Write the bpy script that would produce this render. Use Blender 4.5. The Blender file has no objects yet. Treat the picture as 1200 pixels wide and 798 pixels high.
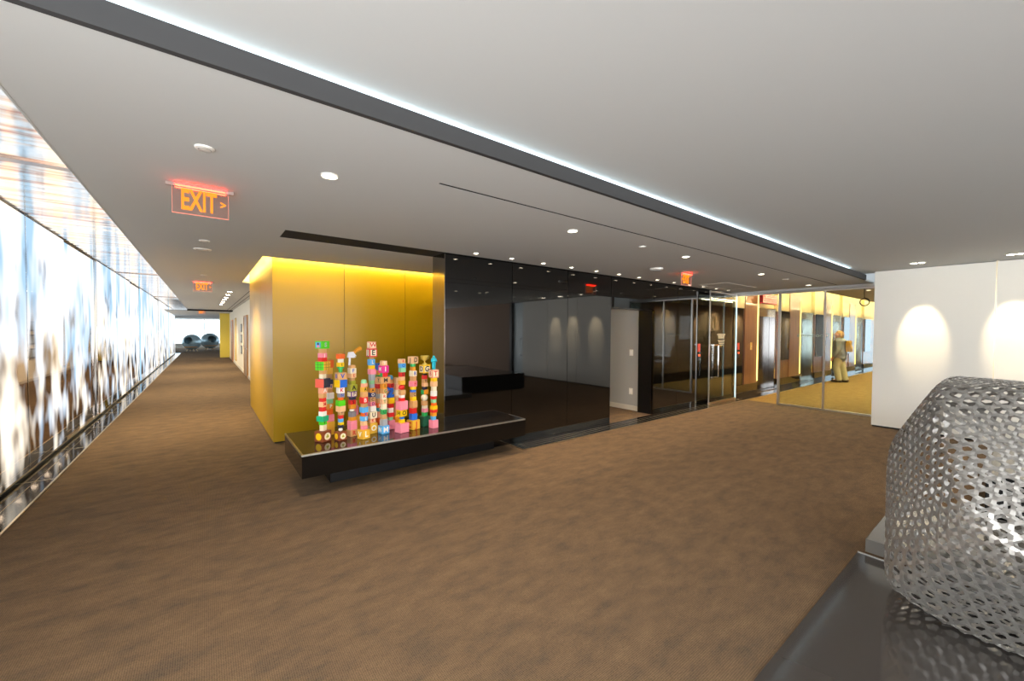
import bpy, bmesh, math, random
from mathutils import Vector, Matrix
random.seed(7)
SC = bpy.context.scene
COL = SC.collection
PI = math.pi
R = math.radians

# ------------------------------------------------------------------ materials
def lin(h):
    h = h.lstrip('#')
    r = []
    for i in (0, 2, 4):
        v = int(h[i:i+2], 16)/255
        r.append(v/12.92 if v <= .04045 else ((v+.055)/1.055)**2.4)
    return tuple(r)+(1,)
MC = {}
def mat(name, col='808080', rough=.5, metal=0, ior=1.45, emit=None, estr=1, coat=0, trans=0):
    if name in MC: return MC[name]
    m = bpy.data.materials.new(name); m.use_nodes = True
    b = m.node_tree.nodes['Principled BSDF']
    b.inputs['Base Color'].default_value = lin(col)
    b.inputs['Roughness'].default_value = rough
    b.inputs['Metallic'].default_value = metal
    b.inputs['IOR'].default_value = ior
    b.inputs['Coat Weight'].default_value = coat
    b.inputs['Coat Roughness'].default_value = .04
    b.inputs['Transmission Weight'].default_value = trans
    if emit:
        b.inputs['Emission Color'].default_value = lin(emit)
        b.inputs['Emission Strength'].default_value = estr
    MC[name] = m
    return m
def nodes(m):
    nt = m.node_tree
    return nt, nt.nodes['Principled BSDF'], nt.nodes.new, nt.links.new
def coords(nt, scale=(1, 1, 1)):
    t = nt.nodes.new('ShaderNodeNewGeometry')
    mp = nt.nodes.new('ShaderNodeMapping'); mp.inputs['Scale'].default_value = scale
    nt.links.new(t.outputs['Position'], mp.inputs['Vector'])
    return mp.outputs[0]
def noise(nt, vec, scale, detail=4, rough=.5):
    n = nt.nodes.new('ShaderNodeTexNoise'); n.inputs['Scale'].default_value = scale
    n.inputs['Detail'].default_value = detail; n.inputs['Roughness'].default_value = rough
    nt.links.new(vec, n.inputs['Vector']); return n.outputs['Fac']
def ramp(nt, fac, stops):
    r = nt.nodes.new('ShaderNodeValToRGB'); e = r.color_ramp.elements
    while len(e) < len(stops): e.new(.5)
    for k, (p, c) in enumerate(stops):
        e[k].position = p; e[k].color = lin(c) if isinstance(c, str) else (c, c, c, 1)
    nt.links.new(fac, r.inputs['Fac']); return r.outputs['Color']

# carpet
def carpet_mat(name, c0, c1, c2):
    m = mat(name, c1, .95); nt, b, N, L = nodes(m)
    b.inputs['Specular IOR Level'].default_value = .15
    v = coords(nt)
    big = noise(nt, coords(nt, (1.2, 2.4, 1)), 3.2, 8, .72)
    col = ramp(nt, big, [(.30, c0), (.5, c1), (.72, c2)])
    fine = noise(nt, coords(nt, (90, 120, 60)), 1.0, 2, .7)
    ck = N('ShaderNodeTexVoronoi'); ck.feature = 'F1'; ck.inputs['Scale'].default_value = 105
    ck.inputs['Randomness'].default_value = .12; ck.inputs['Randomness'].default_value = .12
    L(v, ck.inputs['Vector'])
    inv = N('ShaderNodeMath'); inv.operation = 'MULTIPLY_ADD'; inv.inputs[1].default_value = -.9; inv.inputs[2].default_value = .75
    L(ck.outputs['Distance'], inv.inputs[0])
    mx = N('ShaderNodeMath'); mx.operation = 'MULTIPLY_ADD'; mx.inputs[1].default_value = .6
    L(fine, mx.inputs[0]); L(inv.outputs[0], mx.inputs[2])
    var = ramp(nt, mx.outputs[0], [(.4, .45), (.85, 1.12)])
    mul = N('ShaderNodeMix'); mul.data_type = 'RGBA'; mul.blend_type = 'MULTIPLY'; mul.inputs[0].default_value = .95
    L(col, mul.inputs[6]); L(var, mul.inputs[7])
    L(mul.outputs[2], b.inputs['Base Color'])
    bp = N('ShaderNodeBump'); bp.inputs['Strength'].default_value = .35; bp.inputs['Distance'].default_value = .004
    L(mx.outputs[0], bp.inputs['Height']); L(bp.outputs[0], b.inputs['Normal'])
    return m
M_CARPET = carpet_mat('brown ribbed carpet', '574c40', '6d5a46', '7b664e')
M_LCARPET = carpet_mat('warm lit lobby carpet', '8a7040', '9a7d48', 'a58852')  # golden tone puts the warm lobby light into the carpet colour

M_CEIL = mat('ceiling paint', 'c3c4c2', .9)
M_WHITE = mat('white wall paint', 'e9e6dc', .6)
M_DARKVOID = mat('dark void', '0a0a0a', .9)
M_BEAM = mat('charcoal fascia', '3a3a3b', .7)
M_BLACK = mat('black matte lacquer', '0b0b0c', .35)
def glossy_black():
    m = mat('black back painted glass', '040404', .03, ior=1.75)
    nt, b, N, L = nodes(m)
    return m
M_BGLASS = glossy_black()
M_BENCH = mat('polished dark bench top', '1c1713', .06, ior=1.9)
M_BENCHSIDE = mat('black bench side', '070707', .12, ior=1.5)
M_STONE = mat('polished black granite', '1b1c1e', .06, ior=1.7)
M_PLINTH = mat('dark polished slab', '3d3936', .09, ior=1.75)
M_STEEL = mat('brushed stainless steel', 'b9b9ba', .22, 1)
M_CHROME = mat('chrome', 'dcdcdc', .08, 1)
M_DSTEEL = mat('dark stainless steel', '403e3d', .18, 1)
M_ALU = mat('satin aluminium', 'c9c7c2', .3, 1)
M_BRASSY = mat('pale metal trim', 'd8c8a8', .3, 1)
M_GOLD = mat('yellow lacquer panel', 'ba920c', .5)
def gold():
    nt, b, N, L = nodes(M_GOLD)
    b.inputs['Roughness'].default_value = .33
gold()
M_WOOD = mat('walnut veneer', '7a4f34', .3, coat=.3)
def woodtex():
    nt, b, N, L = nodes(M_WOOD)
    f = noise(nt, coords(nt, (22, 22, .8)), 1, 5, .6)
    L(ramp(nt, f, [(.3, '6d432a'), (.7, '8e6242')]), b.inputs['Base Color'])
woodtex()
M_CREAM = mat('cream wall paint', 'e9d9ac', .7)
M_GREYWALL = mat('grey wall paint', 'a9a59d', .8)
M_BROWNWALL = mat('brown rear wall', '8d7460', .7)

def glass_mat(name, tint='eef5f4', refl=1.0):
    m = bpy.data.materials.new(name); m.use_nodes = True; nt = m.node_tree
    for n in list(nt.nodes): nt.nodes.remove(n)
    o = nt.nodes.new('ShaderNodeOutputMaterial')
    t = nt.nodes.new('ShaderNodeBsdfTransparent'); t.inputs[0].default_value = lin(tint)
    g = nt.nodes.new('ShaderNodeBsdfGlossy'); g.inputs['Roughness'].default_value = .02
    fr = nt.nodes.new('ShaderNodeFresnel'); bf = nt.nodes.new('ShaderNodeNewGeometry')
    ii = nt.nodes.new('ShaderNodeMapRange'); ii.inputs['To Min'].default_value = 1.45; ii.inputs['To Max'].default_value = 1/1.45
    nt.links.new(bf.outputs['Backfacing'], ii.inputs['Value']); nt.links.new(ii.outputs[0], fr.inputs['IOR'])
    mx = nt.nodes.new('ShaderNodeMixShader')
    nt.links.new(fr.outputs[0], mx.inputs[0]); nt.links.new(t.outputs[0], mx.inputs[1])
    nt.links.new(g.outputs[0], mx.inputs[2]); nt.links.new(mx.outputs[0], o.inputs[0])
    return m
M_GLASS = glass_mat('clear glass')
M_GEDGE = mat('polished glass edge', 'dcebee', .1, trans=.3, emit='d8eef4', estr=.3)  # bright glint of the edge painted in as emission

# mirrored left wall behind a frosted printed pattern, backlit by daylight
def printed_glass():
    m = bpy.data.materials.new('printed mirrored glass'); m.use_nodes = True; nt = m.node_tree
    N = nt.nodes.new; L = nt.links.new
    for n in list(nt.nodes): nt.nodes.remove(n)
    o = N('ShaderNodeOutputMaterial')
    geo = N('ShaderNodeNewGeometry'); sep = N('ShaderNodeSeparateXYZ'); L(geo.outputs['Position'], sep.inputs[0])
    v = coords(nt, (1, 3.4, 2.1))
    n1 = noise(nt, v, 1.0, 1.5, .4)
    v2 = coords(nt, (1, 2.0, .8))
    n2 = noise(nt, v2, 1.0, 2, .5)
    # print density rises towards the top edge of the panel
    h = N('ShaderNodeMapRange'); h.inputs['From Min'].default_value = 0; h.inputs['From Max'].default_value = 2.6
    h.inputs['To Min'].default_value = -.06; h.inputs['To Max'].default_value = .40
    L(sep.outputs['Z'], h.inputs['Value'])
    a = N('ShaderNodeMath'); a.operation = 'ADD'; L(n1, a.inputs[0]); L(h.outputs[0], a.inputs[1])
    b = N('ShaderNodeMath'); b.operation = 'MULTIPLY_ADD'; b.inputs[1].default_value = .55
    L(n2, b.inputs[0]); L(a.outputs[0], b.inputs[2])
    # denser print further down the corridor
    yy = N('ShaderNodeMapRange'); yy.inputs['From Min'].default_value = 8; yy.inputs['From Max'].default_value = 20
    yy.inputs['To Min'].default_value = 0; yy.inputs['To Max'].default_value = .14; L(sep.outputs['Y'], yy.inputs['Value'])
    c = N('ShaderNodeMath'); c.operation = 'ADD'; L(b.outputs[0], c.inputs[0]); L(yy.outputs[0], c.inputs[1])
    fac = ramp(nt, c.outputs[0], [(.74, 0), (1.08, 1)])
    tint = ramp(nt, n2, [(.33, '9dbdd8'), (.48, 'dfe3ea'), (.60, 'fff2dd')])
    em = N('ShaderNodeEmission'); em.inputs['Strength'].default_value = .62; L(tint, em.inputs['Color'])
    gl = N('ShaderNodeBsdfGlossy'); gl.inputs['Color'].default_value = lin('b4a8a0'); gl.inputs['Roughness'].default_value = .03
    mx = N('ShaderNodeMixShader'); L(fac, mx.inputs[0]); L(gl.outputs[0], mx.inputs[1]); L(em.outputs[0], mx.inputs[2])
    L(mx.outputs[0], o.inputs[0]); return m
M_PRINT = printed_glass()
M_SOFFIT = mat('glossy stretched ceiling film', 'fff3e6', .1, .9)
def soff():
    nt, b, N, L = nodes(M_SOFFIT)
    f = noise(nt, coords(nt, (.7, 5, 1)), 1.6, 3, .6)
    L(ramp(nt, f, [(.33, 'c8765a'), (.42, 'f2d3b8'), (.55, 'fff9f0')]), b.inputs['Base Color'])  # orange-brown streaks paint reflections into the film colour
    b.inputs['Emission Color'].default_value = lin('fff4e4'); b.inputs['Emission Strength'].default_value = 0
    w = noise(nt, coords(nt, (.5, 3, 1)), 1.2, 2, .5)
    bp = N('ShaderNodeBump'); bp.inputs['Strength'].default_value = .25; bp.inputs['Distance'].default_value = .05
    L(w, bp.inputs['Height']); L(bp.outputs[0], b.inputs['Normal'])
soff()
def emis(name, col, s): return mat(name, '000000', .5, emit=col, estr=s)
M_LED = emis('cool led strip', 'd8f4ff', 9)
M_LEDW = emis('warm led strip', 'fff0a8', 40)
M_LEDL = emis('lobby cove led strip', 'ffe9b0', 65)
M_LENS = emis('downlight lens', 'fff1d8', 16)
M_FILLWIN = emis('added fill light pane', 'f0f2f4', 5)  # glow of the unseen windows added to light the ceiling
M_FARWIN = emis('bright far window', 'e4f2ff', 1.25)
M_RED = emis('red exit led', 'ff2818', 14)

# ------------------------------------------------------------------ mesh tools
def link(o, parent=None, loc=None):
    COL.objects.link(o)
    if parent: o.parent = parent
    if loc is not None: o.location = loc
    return o
class MB:
    def __init__(s): s.v = []; s.f = []
    def box(s, x0, x1, y0, y1, z0, z1, rot=0, c=None):
        k = len(s.v)
        pts = [(x0,y0,z0),(x1,y0,z0),(x1,y1,z0),(x0,y1,z0),(x0,y0,z1),(x1,y0,z1),(x1,y1,z1),(x0,y1,z1)]
        if rot:
            cx, cy = c or ((x0+x1)/2, (y0+y1)/2); ca, sa = math.cos(rot), math.sin(rot)
            pts = [(cx+(x-cx)*ca-(y-cy)*sa, cy+(x-cx)*sa+(y-cy)*ca, z) for x, y, z in pts]
        s.v += pts
        s.f += [[k+i for i in q] for q in ((0,3,2,1),(4,5,6,7),(0,1,5,4),(1,2,6,5),(2,3,7,6),(3,0,4,7))]
        return s
    def lathe(s, prof, n=32, axis='z', o=(0,0,0)):
        k = len(s.v); m = len(prof)
        for i in range(n):
            a = 2*PI*i/n
            for r, z in prof:
                p = (r*math.cos(a), r*math.sin(a), z)
                if axis == 'y': p = (p[0], -p[2], p[1])
                if axis == 'x': p = (p[2], p[1], -p[0])
                s.v.append((p[0]+o[0], p[1]+o[1], p[2]+o[2]))
        for i in range(n):
            j = (i+1) % n
            for t in range(m-1): s.f.append([k+i*m+t, k+j*m+t, k+j*m+t+1, k+i*m+t+1])
        return s
    def tube(s, pts, r, n=10, closed=False):
        k = len(s.v); P = [Vector(p) for p in pts]; m = len(P)
        up = Vector((0, 0, 1))
        for i, p in enumerate(P):
            if closed: d = P[(i+1) % m]-P[i-1]
            else: d = P[min(i+1, m-1)]-P[max(i-1, 0)]
            d.normalize(); a = d.cross(up)
            if a.length < .05: a = d.cross(Vector((1, 0, 0)))
            a.normalize(); b = d.cross(a)
            rr = r[i] if isinstance(r, (list, tuple)) else r
            for q in range(n):
                t = 2*PI*q/n; s.v.append(tuple(p+a*rr*math.cos(t)+b*rr*math.sin(t)))
        for i in range(m if closed else m-1):
            i2 = (i+1) % m
            for q in range(n): s.f.append([k+i*n+q, k+i*n+(q+1) % n, k+i2*n+(q+1) % n, k+i2*n+q])
        if not closed:
            s.f.append([k+q for q in range(n)][::-1]); s.f.append([k+(m-1)*n+q for q in range(n)])
        return s
    def prism(s, outline, y0, y1):
        """outline of (x, z) points, extruded from y0 to y1"""
        k = len(s.v); n = len(outline)
        s.v += [(x, y0, z) for x, z in outline]+[(x, y1, z) for x, z in outline]
        s.f.append(list(range(k, k+n))); s.f.append(list(range(k+2*n-1, k+n-1, -1)))
        for i in range(n): j = (i+1) % n; s.f.append([k+i, k+n+i, k+n+j, k+j])
        return s
    def build(s, name, m, parent=None, loc=None, smooth=False, bevel=0, seg=2):
        me = bpy.data.meshes.new(name); me.from_pydata(s.v, [], s.f); me.update()
        bm = bmesh.new(); bm.from_mesh(me); bmesh.ops.recalc_face_normals(bm, faces=bm.faces)
        if bevel: bmesh.ops.bevel(bm, geom=bm.edges[:], offset=bevel, segments=seg, affect='EDGES', profile=.5)
        bm.to_mesh(me); bm.free()
        if m: me.materials.append(m)
        if smooth:
            for p in me.polygons: p.use_smooth = True
            try: me.set_sharp_from_angle(angle=math.radians(35))
            except Exception: pass
        return link(bpy.data.objects.new(name, me), parent, loc)
def box(name, x0, x1, y0, y1, z0, z1, m, parent=None, bevel=0):
    return MB().box(x0, x1, y0, y1, z0, z1).build(name, m, parent, bevel=bevel)
def S(o): o['kind'] = 'structure'; return o
def sbox(name, *a, **k): return S(box(name, *a, **k))
def tag(o, label, cat, group=None):
    o['label'] = label; o['category'] = cat
    if group: o['group'] = group
    return o
def thing(name, label, cat, loc, rz=0, group=None):
    o = bpy.data.objects.new(name, None); COL.objects.link(o); o.empty_display_size = .1
    o.location = loc; o.rotation_euler = (0, 0, rz)
    return tag(o, label, cat, group)
def copy_tree(o):
    c = o.copy(); COL.objects.link(c)
    for ch in list(o.children):
        d = ch.copy(); COL.objects.link(d); d.parent = c
        for g in ch.children:
            e = g.copy(); COL.objects.link(e); e.parent = d
    return c
def text(name, s, size, m, parent=None, loc=(0,0,0), rot=(PI/2,0,0), ext=.001, bold=0, sx=1, align='CENTER'):
    cu = bpy.data.curves.new(name, 'FONT'); cu.body = s; cu.size = size; cu.extrude = ext
    cu.offset = bold*size; cu.align_x = align; cu.align_y = 'CENTER'; cu.resolution_u = 3
    t = bpy.data.objects.new(name+'_curve', cu); COL.objects.link(t)
    dg = bpy.context.evaluated_depsgraph_get()
    me = bpy.data.meshes.new_from_object(t.evaluated_get(dg)); me.name = name
    bpy.data.objects.remove(t); bpy.data.curves.remove(cu)
    for v in me.vertices: v.co.x *= sx
    me.materials.clear(); me.materials.append(m)
    o = link(bpy.data.objects.new(name, me), parent, loc); o.rotation_euler = rot
    return o
def light(name, kind, loc, energy, col=(1, .86, .68), rot=(0, 0, 0), size=.05, angle=60, blend=.6, sizey=None):
    l = bpy.data.lights.new(name, kind); l.energy = energy; l.color = col
    if kind == 'SPOT': l.spot_size = math.radians(angle); l.spot_blend = blend; l.shadow_soft_size = size
    elif kind == 'AREA':
        l.size = size
        if sizey: l.shape = 'RECTANGLE'; l.size_y = sizey
    else: l.shadow_soft_size = size
    o = bpy.data.objects.new(name, l); COL.objects.link(o); o.location = loc; o.rotation_euler = rot
    return o

LC, UC, SF = 2.65, 2.765, 2.93          # lower ceiling, upper ceiling, mirrored soffit heights

# ------------------------------------------------------------------ floors
fl = MB()
fl.box(-1.3, 3.53, 4.3, 46, -.1, 0).box(-1.3, 10.6, -9.6, 4.3, -.1, 0).box(-8, -1.3, 36, 46, -.1, 0)
fl.box(3.53, 10.6, 4.62, 9, -.1, 0).box(3.53, 6, 9, 46, -.1, 0)
S(fl.build('floor', M_CARPET))
sbox('floor', 10.6, 28, 1.8, 4.3, -.1, 0, M_LCARPET)
sbox('floor', 10.6, 28, 4.3, 4.95, -.1, 0, M_STONE)
sbox('trim_1', 3.53, 10.6, 4.3, 4.62, -.05, .004, M_STONE)
sbox('trim_2', -1.62, -1.3, -9.6, 36, -.05, .004, M_STONE)
t = MB()
t.box(-1.312, -1.296, -9.6, 36, -.02, .009)
S(t.build('trim_3', M_BRASSY))
t = MB(); t.box(3.52, 28, 4.288, 4.303, -.02, .007); t.box(3.515, 3.53, 4.288, 4.62, -.02, .007)
for k in range(3): t.box(3.6, 10.6, 4.38+.07*k, 4.384+.07*k, 0, .0055)
S(t.build('trim_4', M_BRASSY))
t = MB(); t.box(-1.46, -1.456, -9.6, 36, 0, .006)
for k in range(16): t.box(-1.6, -1.3, 6.5+1.5*k, 6.504+1.5*k, 0, .0055)
S(t.build('trim_5', M_BRASSY))

# ------------------------------------------------------------------ ceilings
c = MB(); Z0, Z1 = LC, LC+.03
c.box(-.66, 10.45, 1.934, 2.46, Z0, Z1)
c.box(-.66, 1.27, 2.46, 2.485, Z0, Z1).box(10.3, 10.45, 2.46, 2.485, Z0, Z1)
c.box(-.66, 10.45, 2.485, 4.57, Z0, Z1)
c.box(-.66, .65, 4.57, 4.96, Z0, Z1)
c.box(-.66, 10.45, 4.96, 6.40, Z0, Z1)
c.box(-.66, .64, 6.40, 10.22, Z0, Z1)
c.box(-.66, .93, 10.22, 25.3, Z0, Z1).box(.95, 1.05, 10.22, 25.3, Z0, Z1).box(1.07, 1.3, 10.22, 25.3, Z0, Z1)
c.box(1.3, 6, 10.22, 30, Z0, Z1)
c.box(-8, -.66, 26, 46, 2.6, 2.63).box(-.66, 6, 25.6, 46, 2.6, 2.63)
S(c.build('ceiling', M_CEIL))
sbox('ceiling', -1.7, 9.75, -9.6, 2.05, UC, UC+.04, M_CEIL)
d = MB(); zc = LC+.001
d.box(.65, 10.45, 4.57, 4.617, zc, 2.82).box(.65, 2.445, 4.617, 4.96, zc, 2.82)
d.box(1.27, 10.3, 2.46, 2.485, zc, 2.72).box(.93, .95, 10.22, 25.3, zc, 2.72).box(1.05, 1.07, 10.22, 25.3, zc, 2.72)
d.box(-.66, 1.3, 25.3, 25.6, zc, 2.72)
S(d.build('ceiling', M_DARKVOID))  # solid dark fill paints the shade inside the ceiling slots
# raised cove above the yellow volume
cv = MB(); cv.box(.2, 6, 6.0, 10.6, 3.18, 3.2).box(.2, .22, 6, 10.6, LC+.03, 3.2).box(.2, 6, 6.0, 6.02, LC+.03, 3.2).box(.2, 6, 10.58, 10.6, LC+.03, 3.2)
S(cv.build('ceiling', M_WHITE))
led = MB(); led.box(.24, .34, 6.05, 10.5, LC+.04, LC+.07)
led.box(.34, 6, 6.05, 6.12, LC+.04, LC+.07)
tag(led.build('cove_light_strip', M_LEDW), 'warm light strip hidden in the ceiling cove above the yellow wall', 'light strip')
# mirrored soffit film over the glass wall
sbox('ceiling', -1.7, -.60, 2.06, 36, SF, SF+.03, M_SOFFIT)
sbox('trim_6', -.665, -.655, 1.93, 36, LC-.002, SF, M_CEIL)
t = MB()
for y in (4.68, 12.6, 21.0): t.box(-1.62, -.66, y, y+.10, SF-.012, SF)
S(t.build('trim_7', mat('bronze strip', 'a8968c', .25, .8)))
sbox('trim_19', -.66, 1.18, 25.27, 25.3, 2.575, LC, M_DARKVOID)
# beam fascia and its light slot
sbox('trim_8', -1.62, 9.75, 1.905, 1.935, LC-.001, 2.745, M_BEAM)
tag(box('cove_light_strip', -1.6, 8.7, 1.955, 1.962, 2.7, 2.762, M_LED),
    'cool white light strip running along the top of the charcoal ceiling fascia', 'light strip')
sbox('trim_9', -1.62, 9.75, 2.03, 2.05, LC+.04, UC, M_DARKVOID)

# ------------------------------------------------------------------ black glass wall
w = MB(); g = .004
xs = [2.455, 3.55, 4.69, 5.79]
for a, b_ in zip(xs, xs[1:]): w.box(a+g, b_-g, 4.62, 4.66, .008, LC+.02)
w.box(5.79+g, 7.12-g, 4.62, 4.66, 2.10, LC+.02)
for a, b_ in ((7.12, 8.0), (8.0, 9.4), (9.4, 10.56)): w.box(a+g, b_-g, 4.62, 4.66, .008, LC+.02)
S(w.build('wall_back', M_BGLASS))
w = MB(); w.box(2.47, 5.78, 4.663, 4.94, 0, LC+.02).box(5.78, 7.12, 4.663, 4.94, 2.1, LC+.02).box(7.12, 10.56, 4.663, 4.97, 0, LC+.02)
S(w.build('wall_back', M_BLACK))
sbox('trim_10', 2.447, 2.459, 4.615, 4.945, .01, LC+.02, mat('bronze mirror end', '9a9690', .12, 1))
# service corridor seen through the doorway
w = MB(); w.box(7.18, 7.3, 4.97, 8.9, 0, LC); w.box(3.6, 7.3, 8.9, 9, 0, LC)
S(w.build('wall_passage', M_GREYWALL))
sbox('baseboard_passage', 7.165, 7.18, 4.98, 8.9, 0, .1, mat('pale skirting', 'cfc6b4', .5))
for z, lab in ((1.22, 'white double rocker switch plate on the grey passage wall, upper one'), (.40, 'white socket plate low on the grey passage wall')):
    o = thing('switch_plate', lab, 'switch plate', (7.18, 5.18, z))
    box('plate', -.008, 0, -.045, .045, -.065, .065, mat('switch white', 'f4efe0', .35), o, bevel=.002)
    box('rocker', -.013, -.007, -.018, .018, -.035, .035, mat('switch rocker', 'fffaf0', .3), o, bevel=.002)

# ------------------------------------------------------------------ yellow volume
y = MB()
ys = [6.68, 7.02, 7.7, 8.6, 9.6, 10.3]
for a, b_ in zip([6.68, 7.45, 8.2, 9.2], [7.45, 8.2, 9.2, 10.3]): y.box(.78, .84, a+.003, b_-.003, .02, 3.12)
for a, b_ in zip([.78, 1.77, 2.78, 3.8], [1.77, 2.78, 3.8, 5.2]): y.box(a+.003, b_-.003, 6.68, 6.74, .02, 3.12)
y.box(.81, 5.2, 6.71, 10.29, .02, 3.1)
S(y.build('wall_yellow', M_GOLD))
sbox('shadow_reveal_yellow', .8, 5.2, 6.70, 10.28, 0, .02, M_BLACK)  # black strip standing in for the shadow reveal under the raised wall

# ------------------------------------------------------------------ corridor right wall and things on it
sbox('wall_corridor', 1.18, 1.3, 10.3, 28.9, 0, LC+.03, mat('cream corridor wall', 'f2e8d0', .6))
sbox('baseboard_corridor', 1.165, 1.18, 10.3, 28.9, 0, .08, mat('pale skirting', 'cfc6b4', .5))
y = MB(); y.box(.72, 1.18, 28.9, 29.4, .02, LC+.1)
S(y.build('wall_yellow', mat('bright yellow lacquer', 'f4dc5c', .35)))
def corr_door(y0, y1, m, frame, lab):
    o = thing('corridor_door', lab, 'door', (1.18, y0, 0))
    box('leaf', -.02, 0, .06, y1-y0-.06, 0.01, 2.1, m, o)
    f = MB(); f.box(-.035, 0, 0, .06, 0, 2.16).box(-.035, 0, y1-y0-.06, y1-y0, 0, 2.16).box(-.035, 0, .06, y1-y0-.06, 2.1, 2.16)
    f.build('frame', frame, o)
    MB().tube([(-.02, .14, 1.0), (-.07, .14, 1.0), (-.07, .26, 1.0)], .011).build('handle', M_CHROME, o, smooth=True)
corr_door(16.3, 17.8, mat('taupe door', '8e7863', .4), mat('door frame amber', 'b8813c', .4), 'taupe door with amber frame nearest on the cream corridor wall')
corr_door(25.0, 26.6, mat('brown door', '8f6a4c', .4), mat('door frame orange', 'd8842a', .4), 'brown door with bright orange frame at the far end of the cream corridor wall')
o = thing('wall_panel', 'narrow pale yellow panel between the two doors of the cream corridor wall', 'panel', (1.18, 22.4, .2))
box('panel_field', -.015, 0, .05, .95, .05, 1.95, mat('pale yellow field', 'f0dc98', .5), o)
f = MB(); f.box(-.03, 0, 0, .05, 0, 2).box(-.03, 0, .95, 1, 0, 2).box(-.03, 0, .05, .95, 0, .05).box(-.03, 0, .05, .95, 1.95, 2)
f.build('panel_frame', mat('ochre frame', 'c8a860', .5), o)
for k, (z, cc) in enumerate(((1.72, 'upper'), (1.3, 'middle'), (.86, 'lowest'))):
    o = thing('framed_picture', f'{cc} of three small grey framed pictures stacked on the cream corridor wall', 'picture', (1.18, 18.9, z-.16), group='small framed pictures on the corridor wall')
    box('frame', -.03, 0, 0, .55, 0, .32, mat('grey picture frame', '6d6a62', .4), o, bevel=.004)
    box('picture', -.034, -.03, .05, .5, .05, .27, mat('picture grey', ['a7b4bc', '9fb6d6', 'b0a894'][k], .5), o)
# ------------------------------------------------------------------ left printed mirrored glass wall
ye = [2.2, 4.30, 6.84, 8.40, 10.50, 12.6, 14.7, 16.8, 18.9, 21.0, 23.1, 25.2, 27.3, 29.4, 31.5, 33.6, 36.0]
desc = ['nearest, at the left edge of the view', 'second from the camera, streaked white at its top', 'third from the camera, with a bright blue seam', 'fourth from the camera', 'fifth from the camera', 'sixth from the camera', 'seventh from the camera', 'eighth from the camera', 'ninth from the camera', 'tenth from the camera', 'eleventh from the camera', 'twelfth from the camera', 'thirteenth from the camera', 'fourteenth from the camera, beyond the dark ceiling bar', 'second to last before the far window', 'last before the far window']
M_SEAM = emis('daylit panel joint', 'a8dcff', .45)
for k, (a, b_) in enumerate(zip(ye, ye[1:])):
    off = .035 if k % 3 == 1 or k % 3 == 2 else 0
    if k < 3: off = .03
    o = thing('glass_wall_panel', 'mirrored glass wall panel with frosted white dapples, '+desc[k], 'glass panel', (-1.6+off, a, .06), group='printed mirrored glass panels of the left wall')
    box('pane', -.02, 0, .012, b_-a-.012, 0, SF-.09, M_PRINT, o)
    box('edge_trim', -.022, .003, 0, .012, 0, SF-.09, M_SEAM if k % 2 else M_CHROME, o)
t = MB(); t.box(-1.75, -1.60, -9.6, 36, 0, .05); S(t.build('baseboard_left', mat('dark plinth', '2c2a28', .3)))
sbox('trim_11', -1.6, -1.575, 2.1, 36, .035, .058, M_BRASSY)
sbox('trim_12', -1.64, -1.6, 2.1, 36, SF-.03, SF, mat('dark olive trim', '4a4638', .4))
sbox('wall_left', -1.85, -1.72, -9.6, 36, 0, 3.0, M_WHITE)
# unseen glowing windows added as fill light, near left side and rear facade
for k, yy in enumerate((-9.0, -6.4, -3.8, -1.2)):
    o = S(box('window_%d' % (k+1), -1.72, -1.66, yy, yy+2.4, .1, 2.7, M_ALU))
    p = box('pane', -1.655, -1.65, yy+.06, yy+2.34, .16, 2.64, M_FILLWIN, o)
sbox('wall_rear', -1.8, 9.6, -9.75, -9.6, 0, 2.8, M_WHITE)
for k in range(4):
    x0 = -1.2+2.65*k
    o = S(box('window_%d' % (k+5), x0, x0+2.45, -9.6, -9.54, .1, 2.7, M_ALU))
    box('pane', x0+.06, x0+2.39, -9.54, -9.535, .16, 2.64, M_FILLWIN, o)

# ------------------------------------------------------------------ right white panels, door, rear brown wall
PW = [1.73, .345, -1.04, -2.40]
pl = ['white painted wall panel beside the glass partition, lit by one spotlight', 'white painted wall panel right of the vertical joint, behind the woven basket', 'white painted wall panel beyond the right edge of the view']
for k, (a, b_) in enumerate(zip(PW, PW[1:])):
    o = S(box('wall_right', 9.45, 9.55, b_+.012, a, .03, UC-.012, M_WHITE))
    box('base_reveal', 9.47, 9.53, b_+.012, a-.01, 0, .03, M_BLACK, o)
sbox('trim_13', 9.462, 9.54, .333, .357, .03, UC, M_BRASSY)
sbox('wall_right', 9.6, 9.7, -9.6, -2.4, 0, UC, M_BROWNWALL)
sbox('trim_14', 9.4, 9.6, -3.15, -3.0, 0, UC, M_BLACK)
o = S(box('door_1', 9.5, 9.56, -2.98, -2.42, 0, UC-.02, mat('pale blue glass door', 'dcebee', .2)))
MB().tube([(9.5, -2.5, .75), (9.43, -2.5, .75), (9.43, -2.5, 1.4), (9.5, -2.5, 1.4)], .012).build('door_handle', M_STEEL, o, smooth=True)

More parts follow.
